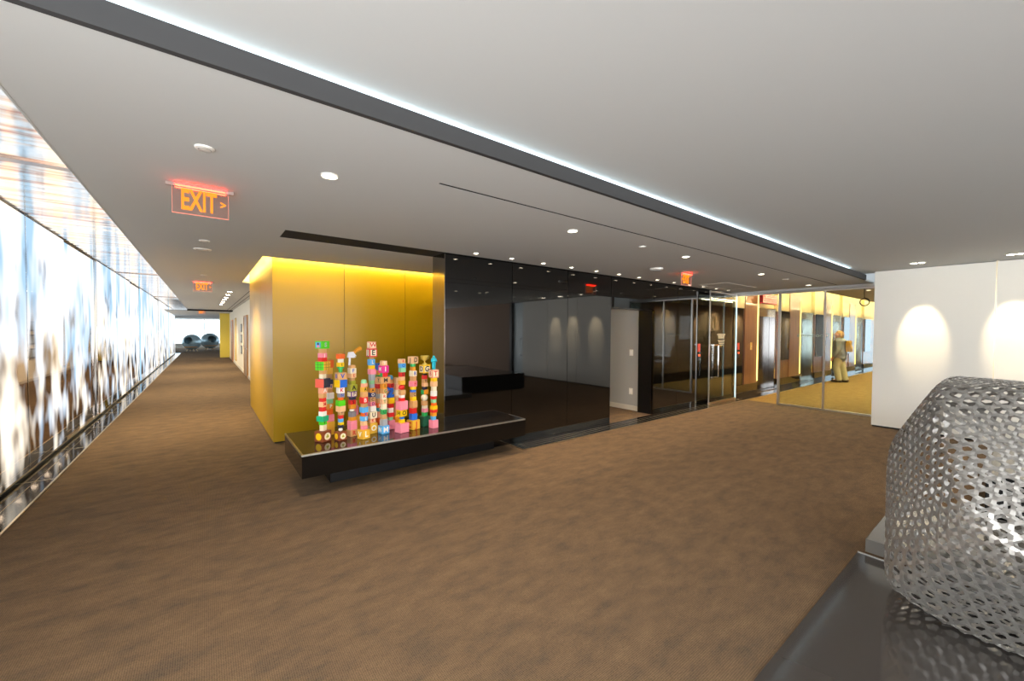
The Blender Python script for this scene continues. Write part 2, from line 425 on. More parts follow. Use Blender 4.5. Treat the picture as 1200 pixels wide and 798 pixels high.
# ------------------------------------------------------------------ glass partition and pivot door at the lobby
PX = 10.55
o = thing('glass_partition', 'clear frameless glass partition with silver rails in front of the lift lobby', 'partition', (PX, 1.6, 0))
box('pane', -.006, .006, 1.13, 1.97, .03, 2.56, M_GLASS, o)
box('pane', -.006, .006, 0, 1.12, .03, 2.56, M_GLASS, o)
box('bottom_rail', -.025, .025, 0, 1.98, 0, .035, M_ALU, o)
box('top_rail', -.03, .03, 0, 3.02, 2.56, 2.60, M_ALU, o)
box('post', -.025, .025, 1.95, 1.995, 0, 2.56, M_ALU, o)
box('post', -.018, .018, 1.105, 1.14, .03, 2.56, M_ALU, o)
sbox('wall_header', PX-.1, PX+.1, 1.6, 4.62, 2.60, 3.35, M_CEIL)
sbox('trim_15', PX-.1, PX+.1, -1, 1.6, 0, 3.35, M_WHITE)
sbox('trim_18', PX+.03, PX+.1, 1.6, 1.9, 0, 3.35, M_WHITE)
tt = text('lettering', 'Goodmans', .115, mat('etched lettering', 'a9a99f', .5), o, (.009, 1.335, 1.61), (PI/2, 0, PI/2), ext=.0005, sx=1.16)
o = thing('glass_door', 'open frameless glass pivot door with a square bar handle against the black wall', 'door', (10.42, 4.47, 0))
W = 1.33
box('pane', -W, 0, -.006, .006, .06, 2.56, M_GLASS, o)
box('bottom_rail', -W, -.0, -.018, .018, .01, .06, M_BRASSY, o)
box('top_rail', -W, -.0, -.018, .018, 2.56, 2.61, M_ALU, o)
box('glass_edge', -W-.004, -W+.012, -.012, .012, .06, 2.56, M_ALU, o)
box('glass_edge', -.008, .012, -.012, .012, .0, 2.6, M_GEDGE, o)
h = MB(); hx = -W+.05
h.box(hx, hx+.02, -.06, -.006, .62, .65).box(hx, hx+.02, -.06, -.006, 1.36, 1.39)
h.box(hx, hx+.27, -.075, -.05, 1.36, 1.39).box(hx, hx+.27, -.075, -.05, .62, .65).box(hx+.24, hx+.27, -.075, -.05, .62, 1.39)
h.build('handle', M_CHROME, o, bevel=.004)
lb = MB(); lx = -.78
for wdt, z, hh in ((.40, 1.615, .03), (.34, 1.575, .03), (.30, 1.535, .03), (.33, 1.475, .018), (.27, 1.44, .018), (.26, 1.405, .018), (.2, 1.37, .018)):
    n = max(4, int(wdt/.028)); xx = lx-wdt/2
    for k in range(n):
        q = wdt/n; lb.box(xx+k*q, xx+k*q+q*(.55+.3*random.random()), -.008, -.0065, z-hh/2, z+hh/2)
lb.build('lettering', mat('cream lettering', 'f2e6c4', .5), o)

# hanging coil of cable
o = thing('cable_coil', 'small dark coil of cable hanging from the ceiling behind the glass', 'cable', (10.75, 2.12, 2.30))
for k in range(3):
    MB().tube([(.008*k, .075*math.cos(a*PI/12+k), .075*math.sin(a*PI/12+k)+.004*k) for a in range(24)], .009, closed=True).build('loop', mat('black cable', '23262a', .5), o, smooth=True)
MB().tube([(0, 0, .075), (0, .008, .2), (0, 0, .36)], .006).build('cord', mat('black cable', '23262a', .5), o, smooth=True)

# ------------------------------------------------------------------ lift lobby
sbox('ceiling', 10.65, 28, 1.9, 3.07, LC, LC+.03, M_CEIL)
sbox('ceiling', 10.65, 28, 2.4, 5.1, 3.3, 3.33, M_WHITE)
sbox('wall_lobby_front', 10.65, 28, 1.8, 1.9, 0, 3.3, mat('tan lobby wall', '9a8268', .6))
sbox('baseboard_lobby', 10.65, 28, 1.9, 1.915, 0, .3, M_BLACK)
for xx in (13.9, 17.0, 20.2): light('lobby_washer_lamp', 'SPOT', (xx, 2.25, LC-.03), 60, (1, .8, .55), rot=(-R(22), 0, 0), angle=36, blend=.6, size=.03)
tag(box('cove_light_strip', 10.7, 27.9, 2.8, 2.88, LC+.04, LC+.07, M_LEDL), 'warm light strip hidden in the lift lobby ceiling cove', 'light strip')
o = S(box('window_9', 27.9, 28, 1.8, 5.1, 0, 3.3, M_ALU)); box('pane', 27.88, 27.9, 2.0, 4.9, .1, 2.6, emis('lobby daylight pane', 'dceeff', 1.3), o)
M_PANEL = mat('dark glass display panel', '14120f', .06, ior=1.8)
bays = [12.05, 15.35, 18.68, 22.0]
lobby_w = MB(); lobby_lo = MB()
prev = 10.66
BW = 1.42
dn = 2
segs = []
for k, bx in enumerate(bays): segs.append((prev, bx)); prev = bx+BW
segs.append((prev, 28))
for a, b_ in segs: S(box('wall_lobby_back', a, b_, 4.62, 4.95, 2.3, 3.3, M_CREAM))
for bx in bays: S(box('wall_lobby_back', bx, bx+BW, 4.72, 5.0, 2.37, 3.3, M_CREAM)); S(box('wall_lobby_back', bx, bx+BW, 4.86, 5.0, 0, 2.37, M_BLACK))
for k, (a, b_) in enumerate(segs):
    # walnut full height panel just before each lift, dark glass panel before it
    wp = b_-.82 if k < 4 else a+1.0
    if k == 0:
        S(box('wall_lobby_back', a, 11.2, 4.625, 4.95, .02, 2.3, M_BGLASS))
        S(box('wall_lobby_back', 11.24, b_-.04, 4.60, 4.95, .3, 2.95, M_WOOD))
    else:
        S(box('wall_lobby_back', a, b_-.04, 4.62, 4.95, .3, 2.3, M_WOOD))
        if k < 4:
            S(box('wall_lobby_back', b_-.95, b_-.04, 4.60, 4.62, .3, 2.9, M_WOOD))
        S(box('trim_%d' % (20+k), a+.12, b_-1.02 if k < 4 else a+1.1, 4.585, 4.62, .85, 2.32, M_PANEL))
    sbox('baseboard_lobby', a, b_, 4.59, 4.95, 0, .3, M_PANEL)
    if k < 4: S(box('trim_%d' % (30+k), b_-.04, b_-.005, 4.585, 4.64, .35, 2.7, emis('lit edge strip', 'ffd870', 1.6)))
dk = ['nearest lift doors, dark steel, seen between the open glass door and the partition post', 'second lift doors, dark steel with pale window reflections, behind the lettering', 'third lift doors behind the standing person', 'fourth lift doors at the far right of the lobby']
for k, bx in enumerate(bays):
    o = thing('lift_doors', dk[k], 'lift', (bx, 4.70, 0))
    box('door_leaf', .14, BW/2-.004, .09, .12, .03, 2.13, M_DSTEEL, o)
    box('door_leaf', BW/2+.004, BW-.14, .09, .12, .03, 2.13, M_DSTEEL, o)
    box('header', .13, BW-.13, .04, .14, 2.13, 2.36, mat('bronze header', '8a7a5c', .25, .8), o)
    box('jamb', .0, .13, -.06, .14, .02, 2.36, M_CHROME, o)
    box('jamb', BW-.13, BW, -.06, .14, .02, 2.36, M_CHROME, o)
    box('sill', .0, BW, -.08, .12, 0, .02, M_STEEL, o)
    sbox('trim_%d' % (40+k), bx+.02, bx+.06, 4.60, 4.66, 2.36, 2.6, mat('dark lantern', '3a2020', .4))
# red canopy like sign at the first lift
def small_sign(x, lab):
    o = thing('call_button_panel', lab, 'button panel', (x, 4.62, 1.1))  # alarm and call button plates fixed to the wall
    box('plate', -.05, .05, -.015, 0, .12, .30, mat('button red', 'd84a38', .35), o, bevel=.003)
    box('plate', -.045, .045, -.015, 0, -.08, .07, mat('button black', '1c1c1e', .3), o, bevel=.003)
    box('indicator', -.04, .04, -.02, -.014, .02, .06, emis('button lit', 'ff5a30', 1.2), o)
small_sign(8.9, 'red over black alarm plates on the black wall left of the glass door handle')
small_sign(10.9, 'red over black alarm plates on the black wall just right of the glass door')
o = thing('call_button_panel', 'small pale brass call plate on the walnut panel before the first lift', 'button panel', (11.62, 4.60, 1.2))
box('plate', -.05, .05, -.012, 0, 0, .2, mat('pale brass', 'e8cc78', .3, .5), o, bevel=.003)
box('button', -.018, .018, -.018, -.011, .08, .12, mat('amber button', 'fff0b0', .3), o, bevel=.002)
o = thing('call_button_panel', 'red over black plates on the steel wall beside the fourth lift', 'button panel', (23.8, 4.62, 1.05))
box('plate', -.07, .07, -.02, 0, .25, .45, mat('button red', 'd84a38', .35), o, bevel=.003)
box('plate', -.07, .07, -.02, 0, -.02, .2, mat('button black', '1c1c1e', .3), o, bevel=.003)
# red hanging banner under the lobby ceiling
o = thing('banner_sign', 'dark red slatted sign box high on the wall above the first lift', 'sign', (11.95, 4.45, 2.46))
box('body', 0, .98, 0, .1, 0, .26, mat('deep red', '9a2a34', .4), o, bevel=.006)
s_ = MB()
for k in range(4): s_.box(.01, .97, -.006, 0, .03+.06*k, .055+.06*k)
s_.build('slats', mat('pale red', 'c4606a', .4), o)

# ------------------------------------------------------------------ ceiling fixtures
TR = mat('white fixture ring', 'efece4', .4)
def downlight_proto(r, name='downlight'):
    o = bpy.data.objects.new(name, None); COL.objects.link(o)
    MB().lathe([(r, .0), (r, -.006), (r*.93, -.010), (r*.78, -.004), (r*.78, 0)], 32).build('trim_ring', TR, o, smooth=True)
    m = MB(); m.lathe([(.0001, -.002), (r*.76, -.002), (r*.76, 0)], 28).build('lens', M_LENS, o)
    return o
big = [(.65, 2.79, 'single large downlight left of the black ceiling slot, lit'), (2.89, 2.79, 'large lit downlight above the black wall, second along the ceiling row'), (5.02, 2.80, 'large lit downlight near the thin ceiling slit, third along the row'), (7.47, 2.82, 'large lit downlight beyond the right exit sign, fourth along the row'), (9.88, 2.84, 'last large downlight before the glass partition')]
p0 = None
for k, (x, yv, lab) in enumerate(big):
    o = downlight_proto(.052) if p0 is None else copy_tree(p0)
    p0 = p0 or o
    o.location = (x, yv, LC); tag(o, lab, 'downlight', 'large round downlights')
    light('downlight_lamp', 'SPOT', (x, yv, LC-.03), 60, (1, .80, .58), angle=120, blend=.8, size=.06)
ordn = ['first', 'second', 'third', 'fourth', 'fifth', 'sixth', 'seventh', 'eighth', 'ninth', 'tenth', 'eleventh', 'twelfth', 'thirteenth']
p1 = None
for k in range(13):
    x = 2.76+.58*k
    o = downlight_proto(.035) if p1 is None else copy_tree(p1)
    p1 = p1 or o
    o.location = (x, 4.36, LC); tag(o, f'small lit spot in the row along the black wall, {ordn[k]} from the left', 'downlight', 'small spots along the black wall')
    light('spot_lamp', 'SPOT', (x, 4.36, LC-.03), 26, (1, .76, .50), angle=70, blend=.7, size=.03)
for k in range(7):      # square lights along the corridor
    o = thing('ceiling_light', f'small square corridor ceiling light, {ordn[k]} from the camera', 'ceiling light', (.54, 12.9+1.15*k, LC), group='square lights along the corridor ceiling')
    box('frame', -.06, .06, -.06, .06, -.008, 0, TR, o)
    box('lens', -.045, .045, -.045, .045, -.011, -.008, M_LENS, o)
for k in range(5): light('corridor_fill', 'SPOT', (-.2, 9+4.5*k, LC-.04), 200, (1, .80, .50), angle=140, blend=.9, size=.08)  # fill spots without fixtures, added to brighten the corridor and far yellow box
for k, (x, yv) in enumerate(((8.85, 1.12), (8.87, .17), (8.87, -.62))):
    o = thing('wall_washer', ['recessed twin spotlight in front of the white panel, left one', 'recessed twin spotlight in front of the white panel, at the right edge', 'recessed twin spotlight beyond the right edge of the view'][k], 'spotlight', (x, yv, UC))
    box('frame', -.05, .05, -.09, .09, -.005, 0, TR, o)
    for s in (-1, 1): MB().lathe([(.0001, -.007), (.032, -.007), (.032, -.004)], 20, o=(0, .042*s, 0)).build('lens', M_LENS, o)
    sp = light('washer_lamp', 'SPOT', (x, yv, UC-.03), 60, (1, .80, .52), rot=(0, -math.radians(30), 0), angle=31, blend=.55, size=.03)
for x, yv, lab in ((12.0, 2.3, 'round downlight in the lobby ceiling behind the glass partition'),):
    o = copy_tree(p0); o.location = (x, yv, LC); tag(o, lab, 'downlight', 'large round downlights')
for k in range(6): light('lobby_lamp', 'SPOT', (12+2.6*k, 2.3, LC-.04), 110, (1, .84, .55), angle=140, blend=.9, size=.08)
for k in range(9):
    x, yv = [(5.52, -.5), (6.35, -.58), (6.38, -.25), (7.9, -.95), (8.73, -.6), (3.0, -3.0), (6.0, -3.5), (7.5, -5), (1, -4)][k]
    o = copy_tree(p0); o.location = (x, yv, UC)
    tag(o, f'round lit downlight in the upper ceiling, {ordn[k]} of those behind the viewpoint', 'downlight', 'round downlights of the upper ceiling')
    light('upper_lamp', 'SPOT', (x, yv, UC-.03), 30, (1, .85, .66), angle=90, blend=.8, size=.06)
def round_plate(name, x, yv, r, lab, cat):
    o = thing(name, lab, cat, (x, yv, LC))
    MB().lathe([(.0001, -.012), (r*.8, -.012), (r, -.008), (r*1.02, 0)], 32).build('cover', TR, o, smooth=True)
    MB().lathe([(r*.62, -.0135), (r*.68, -.0135), (r*.68, -.011)], 32).build('ring', mat('grey ring', '8c8a86', .5), o)
round_plate('ceiling_speaker', .01, 2.80, .045, 'round white ceiling disc in front of the nearest exit sign', 'ceiling speaker')
round_plate('ceiling_speaker', -.01, 6.33, .09, 'round white ceiling disc just beyond the nearest exit sign, the wider one', 'ceiling speaker')
round_plate('smoke_detector', .01, 5.70, .05, 'small round grey ceiling disc just beyond the nearest exit sign', 'smoke detector')
round_plate('smoke_detector', .0, 9.3, .05, 'small pinkish disc in front of the second exit sign', 'smoke detector')
round_plate('sprinkler_cover', 4.06, 2.8, .04, 'small flat disc left of the third downlight of the row', 'sprinkler')
round_plate('sprinkler_cover', 8.5, 2.8, .05, 'small flat disc between the last two large downlights', 'sprinkler')
o = thing('air_diffuser', 'flat oval white air diffuser in the ceiling left of the right exit sign', 'air diffuser', (5.6, 3.6, LC))
MB().lathe([(.0001, -.03), (.07, -.03), (.09, -.025), (.1, -.0)], 32).build('cone', TR, o, smooth=True)
MB().lathe([(.0001, -.05), (.055, -.05), (.065, -.04), (.0001, -.04)], 32).build('plate', mat('diffuser grey', '9a9894', .5), o, smooth=True)
o = thing('access_panel', 'outlined square access panel in the ceiling before the glass door', 'access panel', (8.9, 3.72, LC))
f = MB(); f.box(-.7, .7, -.012, 0, -.004, 0).box(-.7, .7, .55, .562, -.004, 0).box(-.7, -.688, 0, .55, -.004, 0).box(.688, .7, 0, .55, -.004, 0)
f.build('frame', mat('panel outline', 'f2efe8', .5), o); box('panel', -.688, .688, 0, .55, -.002, 0, M_CEIL, o)

# ------------------------------------------------------------------ exit signs
M_EXL = emis('exit letters', 'ff8200', .75)
M_EXE = emis('lit acrylic edge', 'ff9a80', .4)
M_ACR = glass_mat('exit acrylic', 'fff2f0')
def haze():
    nt = M_ACR.node_tree; N = nt.nodes.new; L = nt.links.new
    out = [n for n in nt.nodes if n.type == 'OUTPUT_MATERIAL'][0]; src = out.inputs[0].links[0].from_socket
    e = N('ShaderNodeEmission'); e.inputs[0].default_value = lin('ffb0a8'); e.inputs[1].default_value = .012
    a = N('ShaderNodeAddShader'); L(src, a.inputs[0]); L(e.outputs[0], a.inputs[1]); L(a.outputs[0], out.inputs[0])
haze()
M_HOUS = mat('exit housing', 'a89c94', .35, .5)
def exit_sign(x, yv, lab, arrow='>', w=.31, glow=6):
    o = thing('exit_sign', lab, 'exit sign', (x, yv, LC), group='edge lit exit signs')
    box('housing', -.19, .19, -.014, .014, -.025, 0, M_HOUS, o, bevel=.003)
    box('acrylic_panel', -w/2, w/2, -.003, .003, -.2, -.025, M_ACR, o)
    e = MB(); e.box(-w/2, w/2, -.004, .004, -.205, -.199).box(-w/2-.003, -w/2, -.004, .004, -.205, -.025).box(w/2, w/2+.003, -.004, .004, -.205, -.025)
    e.build('lit_edge', M_EXE, o)
    text('letters', 'EXIT', .195, M_EXL, o, (-.012, -.007, -.112), ext=.002, bold=.028, sx=.50)
    text('arrow', arrow, .075, M_EXL, o, (w/2-.03 if arrow == '>' else -w/2+.03, -.007, -.11), ext=.002, bold=.03, sx=.8)
    r = MB(); r.box(-.14, .14, -.022, -.0145, -.022, -.014).box(-.14, .14, .0145, .022, -.022, -.014).box(-.14, .14, -.007, -.004, -.034, -.028).build('led_row', M_RED, o)
exit_sign(-.01, 3.58, 'edge lit EXIT sign with right arrow, nearest on the left corridor ceiling')
exit_sign(-.02, 10.6, 'smaller looking second EXIT sign further down the left corridor')
exit_sign(6.43, 3.57, 'edge lit EXIT sign above the row of small spots on the right', '<')
exit_sign(-.1, 25.9, 'faint farthest EXIT sign by the bright far window', '>', glow=3)

# ------------------------------------------------------------------ bench with its towers
BT = .45
o = thing('display_bench', 'long low black display bench with polished top carrying the toy block towers', 'bench', (0.73, 4.24, 0))
bm_ = MB()
L_ = [(0, 0), (2.77, 0), (2.77, .37), (1.71, .37), (1.71, 1.02), (0, 1.02)]
def lprism(outl, z0, z1):
    m = MB(); n = len(outl)
    m.v = [(x, yv, z0) for x, yv in outl]+[(x, yv, z1) for x, yv in outl]
    m.f = [list(range(n))[::-1], list(range(n, 2*n))]+[[i, (i+1) % n, n+(i+1) % n, n+i] for i in range(n)]
    return m
lprism(L_, .22, BT-.014).build('body', M_BENCHSIDE, o)
Lt = [(.012, .014), (2.758, .014), (2.758, .37), (1.71, .37), (1.71, 1.02), (.012, 1.02)]
lprism(Lt, BT-.014, BT).build('top', M_BENCH, o)
e = MB(); e.box(0, 2.77, -.002, .02, BT-.016, BT+.001).box(-.002, .014, .013, 1.02, BT-.016, BT+.001).box(2.759, 2.77, .013, .37, BT-.014, BT+.001)
e.build('edge_trim', M_ALU, o)
box('recessed_base', .34, 1.71, .36, .95, 0, .22, M_BLACK, o); box('recessed_base', 1.7, 2.5, .36, .37, 0, .22, M_BLACK, o)

CC = dict(br='8a4524', or_='f26a1e', pe='f3c08c', wd='dba468', wh='f4efe4', rd='df2a26', gr='2fae58', lg='58d11c', te='1fb27a', ye='f7c912', yw='eeb63a', pk='f58fa0', hp='e8348e', bl='2a6fd6', lb='5aaee6', db='20336e', nv='2b3047', cr='f2e3c2', tn='c89a64', co='e8604c', gy='8f8b92', pu='6d3a86', sg='8fd39a', dg='1f5b40', ol='a8a832', mg='aab0b4', sk='f4a884', am='ea9a28', tq='27b3c4', blk='26221f')
def cm(k): return mat('toy '+k, CC[k], .35)
INK = {'k': '20201f', 'r': 'd62a28', 'b': '2450b8', 'w': 'f4f0e6', 'g': '2a8a42', 'y': 'f4c81c', 'p': '5a2f78'}
def block(parent, w, h, z, colr, ltr=None, ink='k', rz=0, dx=0, dy=0, name='toy_block', two=None):
    b = MB().box(-w/2, w/2, -w/2, w/2, 0, h).build(name, cm(colr), parent, (dx, dy, z), bevel=min(w, h)*.05, seg=2)
    b.rotation_euler = (0, 0, rz)
    if two:       # side face in a second colour
        b.data.materials.append(cm(two))
        for p in b.data.polygons:
            if p.normal.x < -.9: p.material_index = 1
    if ltr:
        im = mat('toy ink '+ink, INK[ink], .4)
        text('letter', ltr, min(w, h)*.9, im, b, (0, -w/2-.0008, h*.5), (PI/2, 0, 0), ext=.0008, bold=.02)
        if w > .085: text('letter', random.choice('BCDFHJLMNPRSVXYZ'), min(w, h)*.8, im, b, (-w/2-.0008, 0, h*.5), (PI/2, 0, -PI/2), ext=.0008, bold=.02)
    return b
def grid_lines(b, w, h, n=3):
    g = MB()
    for k in range(1, n):
        q = -w/2+w*k/n; z = h*k/n
        g.box(q-.0015, q+.0015, -w/2-.001, -w/2+.002, .002, h-.002).box(-w/2+.002, w/2-.002, -w/2-.001, -w/2+.002, z-.0015, z+.0015)
        g.box(-w/2-.001, -w/2+.002, q-.0015, q+.0015, .002, h-.002).box(-w/2-.001, -w/2+.002, -w/2+.002, w/2-.002, z-.0015, z+.0015)
    g.build('grid_lines', mat('grid grey', '3c4a34', .5), b)
def emblem(b, w, h, c1, c2):
    for ax in ('y', 'x'):
        m = MB()
        if ax == 'y': m.lathe([(.0001, 0), (w*.33, 0), (w*.33, .003)], 20, axis='y', o=(0, -w/2-.001, h*.5)); m.build('emblem', cm(c1), b)
        else: m.lathe([(.0001, -.003), (w*.33, -.003), (w*.33, 0)], 20, axis='x', o=(-w/2+.002, 0, h*.5)); m.build('emblem', cm(c2), b)
    m = MB(); m.box(-w*.12, w*.16, -w/2-.004, -w/2-.0005, h*.38, h*.55).box(-w*.05, w*.06, -w/2-.0045, -w/2-.0005, h*.5, h*.68)
    m.build('emblem', cm('ol'), b)

def tower(x, yv, s, top_px, rz, label, spec):
    """spec from the bottom up: (h, w, colour, letter, ink, extra) in units of s metres"""
    o = thing('toy_block_tower', label, 'toy block tower', (x, yv, BT+.001), rz, 'toy block towers on the bench')
    tot = sum(q[0] for q in spec); k = top_px/tot; z = 0
    for q in spec:
        h, w, c = q[0]*k*s, q[1]*s*.80, q[2]
        ltr = q[3] if len(q) > 3 else None; ink = q[4] if len(q) > 4 else 'k'; ex = q[5] if len(q) > 5 else None
        jr = random.uniform(-.16, .16) if z > 0 else 0
        jx = random.uniform(-.004, .004)
        if ex == 'ball':
            n = 12; prof = [(max(.0001, w/2*math.sin(PI*i/n)), h/2-h/2*math.cos(PI*i/n)) for i in range(n+1)]
            MB().lathe(prof, 24).build('toy_ball', cm(c), o, (jx, 0, z), smooth=True)
        elif ex == 'cup':
            MB().lathe([(.0001, 0), (w*.28, 0), (w*.34, h*.7), (w*.55, h*.72), (w*.55, h), (.0001, h)], 24).build('toy_cup', cm(c), o, (jx, 0, z), smooth=True)
        elif ex == 'cap':
            MB().lathe([(.0001, 0), (w*.5, 0), (w*.5, h*.6), (w*.4, h*.9), (.0001, h)], 24).build('toy_cap', cm(c), o, (jx, 0, z), smooth=True)
        elif ex == 'cyl':
            MB().lathe([(.0001, 0), (w*.45, 0), (w*.5, h*.12), (w*.5, h*.88), (w*.45, h), (.0001, h)], 24).build('toy_drum', cm(c), o, (jx, 0, z), smooth=True)
        elif ex == 'trophy':
            cupm = mat('toy gold cup', 'e8cc62', .3, .25)
            cu = MB().lathe([(.0001, 0), (w*.25, 0), (w*.25, h*.1), (w*.07, h*.2), (w*.07, h*.38), (w*.2, h*.48), (w*.36, h*.7), (w*.42, h), (w*.37, h), (w*.3, h*.72), (.0001, h*.5)], 24).build('toy_trophy', cupm, o, (0, 0, z), smooth=True)
            for sd in (-1, 1):
                MB().tube([(sd*w*.38, 0, h*.93), (sd*w*.58, 0, h*.9), (sd*w*.56, 0, h*.66), (sd*w*.32, 0, h*.6)], .0035, 8).build('cup_handle', cupm, cu, smooth=True)
        elif ex == 'figure':
            fm = mat('toy figure turquoise', '1fb4c6', .35)
            me = skin_obj('toy_figure', [((0,0,h*.52),(.055*h*2,.05*h*2)), ((0,0,h*.70),(.12*h,.09*h)), ((0,0,h*.80),(.10*h,.07*h)), ((0,0,h*.85),(.045*h,.045*h)), ((0,0,h*.93),(.075*h,.08*h)),
                ((-.07*h,0,h*.46),(.07*h,.07*h)), ((-.075*h,-.01*h,h*.25),(.05*h,.05*h)), ((-.075*h,0,h*.05),(.04*h,.04*h)), ((.07*h,0,h*.46),(.07*h,.07*h)), ((.075*h,-.01*h,h*.25),(.05*h,.05*h)), ((.075*h,0,h*.05),(.04*h,.04*h)),
                ((-.15*h,0,h*.78),(.055*h,.055*h)), ((-.22*h,-.03*h,h*.62),(.05*h,.05*h)), ((.0*h,-.12*h,h*.64),(.035*h,.035*h)), ((.15*h,0,h*.78),(.055*h,.055*h)), ((.22*h,-.03*h,h*.62),(.05*h,.05*h)), ((0.01*h,-.12*h,h*.67),(.035*h,.035*h)),
                ((-.075*h,-.07*h,h*.03),(.03*h,.03*h)), ((.075*h,-.07*h,h*.03),(.03*h,.03*h))],
                [(0,1),(1,2),(2,3),(3,4),(0,5),(5,6),(6,7),(0,8),(8,9),(9,10),(2,11),(11,12),(12,13),(2,14),(14,15),(15,16),(7,17),(10,18)], fm, o)
            me.location = (0, 0, z)
        elif ex == 'gun':
            wm = mat('toy silver plastic', 'e6e8ec', .3); gm = cm('am')
            MB().tube([(-.25*w, 0, 0), (-.2*w, 0, h*.55)], .09*w, 10).build('toy_barrel', wm, o, (0, 0, z), smooth=True)
            MB().prism([(-.42*w, h*.45), (.15*w, h*.42), (.3*w, h*.55), (.12*w, h*.78), (-.3*w, h*.76)], -.12*w, .12*w).build('toy_frame', wm, o, (0, 0, z), bevel=.002)
            MB().lathe([(.0001, -.16*w), (.2*w, -.16*w), (.2*w, .16*w), (.0001, .16*w)], 16, axis='y', o=(-.1*w, 0, h*.62)).build('toy_cylinder', wm, o, (0, 0, z), smooth=True)
            MB().tube([(.12*w, 0, h*.70), (.42*w, 0, h*.86), (.85*w, 0, h*.97)], [.13*w, .15*w, .19*w], 10).build('toy_grip', gm, o, (0, 0, z), smooth=True)
            tr_ = [(.28*w+.12*w*math.cos(a*PI/6), 0, h*.52+.12*w*math.sin(a*PI/6)) for a in range(12)]
            MB().tube(tr_, .02*w, 6, closed=True).build('trigger_guard', wm, o, (0, 0, z), smooth=True)
        elif ex == 'zee':
            b = text('toy_number', ltr, h*1.35, cm(c), o, (jx, -.004, z+h*.5), ext=w*.16, bold=.05)
        else:
            two = None
            if ex and len(ex) > 4 and ex.startswith('two:'): two = ex[4:]
            b = block(o, w, h, z, c, ltr, ink, jr if z > 0 else 0, jx, 0, two=two)
            if ex == 'frame':
                b.data.materials.append(cm('cr'))
                for ax in (0, 1):
                    p0_, p1_ = -w*.36, w*.36
                    if ax: box('face_panel', -w/2-.0006, -w/2, p0_, p1_, h*.14, h*.86, cm('cr'), b)
                    else: box('face_panel', p0_, p1_, -w/2-.0006, -w/2, h*.14, h*.86, cm('cr'), b)
            if ex == 'grid' or (two and 'lg' in (c, two)): grid_lines(b, w, h)
            if ex == 'emb': emblem(b, w, h, 'cr', 'ye')
            if ex == 'pic':
                text('letter', 'S', h*.8, cm('mg'), b, (0, -w/2-.001, h*.5), (PI/2, 0, 0), ext=.001, bold=.03)
                box('picture', -w/2-.002, -w/2, -w*.35, w*.35, h*.15, h*.85, cm('lb'), b)
                box('picture', -w/2-.004, -w/2-.002, -w*.2, w*.15, h*.15, h*.45, cm('pk'), b)
                box('picture', -w/2-.004, -w/2-.002, -w*.12, w*.12, h*.5, h*.78, cm('nv'), b)
        z += h
    return o

def skin_obj(name, pts, edges, m, parent=None, sub=1, res=None):
    """one continuous surface: metaball capsules evaluated to a mesh"""
    mb = bpy.data.metaballs.new(name+'_mb')
    rmin = min(min(r) for p, r in pts)
    mb.resolution = mb.render_resolution = res or rmin*.55
    mb.threshold = .02
    ob = bpy.data.objects.new(name+'_mb', mb); COL.objects.link(ob)
    F = 1.28*(1.12 if name == 'toy_figure' else 1)
    for a, b in edges:
        pa, ra = Vector(pts[a][0]), pts[a][1]; pb, rb = Vector(pts[b][0]), pts[b][1]
        L = (pb-pa).length; n = max(1, int(L/(min(ra[0], rb[0])*.45)))
        for i in range(n+1):
            t = i/n; p = pa.lerp(pb, t)
            e = mb.elements.new(type='ELLIPSOID'); e.co = p
            rx = ra[0]*(1-t)+rb[0]*t; ry = ra[1]*(1-t)+rb[1]*t
            R = max(rx, ry)
            e.radius = 2.0; e.size_x = rx*F/2; e.size_y = ry*F/2; e.size_z = min(rx, ry)*F/2
            e.stiffness = 10
    dg = bpy.context.evaluated_depsgraph_get(); dg.update()
    me = bpy.data.meshes.new_from_object(ob.evaluated_get(dg)); me.name = name
    bpy.data.objects.remove(ob); bpy.data.metaballs.remove(mb)
    me.materials.clear(); me.materials.append(m)
    for p in me.polygons: p.use_smooth = True
    return link(bpy.data.objects.new(name, me), parent)

tower(1.010, 4.666, .00910, 119, R(32), 'leftmost front toy block tower on a brown block, green picture block on top',
  [(14,16.5,'br',None,'k','emb'),(8,7,'cr'),(5,8,'lg','F','k'),(7,12,'te'),(6,8,'wh'),(6,7,'rd'),(7,8,'pe','M','r'),(5,7,'rd'),(6,8,'wd'),(8,9,'sk','A','w'),(12,15,'nv',None,'k','two:co'),(6,7,'cr'),(5,7,'wd'),(12,15,'yw',None,'k','two:lg'),(5,9,'rd'),(6,9,'pk','J','w'),(6,8,'wd'),(10,14,'lg',None,'w','pic')])
tower(1.135, 4.92, .00977, 88, R(15), 'toy block tower with orange upper block, right behind the leftmost front tower',
  [(17,11,'yw'),(9,10,'pk'),(7,7,'or_'),(7,8,'am','P','w'),(6,8,'sg'),(8,9,'wh'),(5,6,'wd'),(6,7,'pe','N','b'),(6,8,'nv'),(7,6,'tn'),(8,8,'yw'),(10,10,'or_')])
tower(1.179, 4.606, .00925, 102, R(16), 'toy block tower with a wide blue and yellow cube, on a brown block',
  [(12,13,'br',None,'k','emb'),(5,6,'wh',None,'k','ball'),(4,6,'nv'),(4,6,'ye'),(5,6,'lb'),(5,6,'rd'),(5,7,'tn','T','k'),(8,10,'pe'),(8,10,'lg'),(4,6,'or_'),(6,8,'gy','N','b'),(8,9,'wh','K','r'),(11,13,'bl',None,'w','two:ye'),(10,13,'wd','V','b'),(8,9,'gr',None,'k','cup'),(6,8,'ye','I','k'),(5,6,'wh'),(7,9,'or_')])
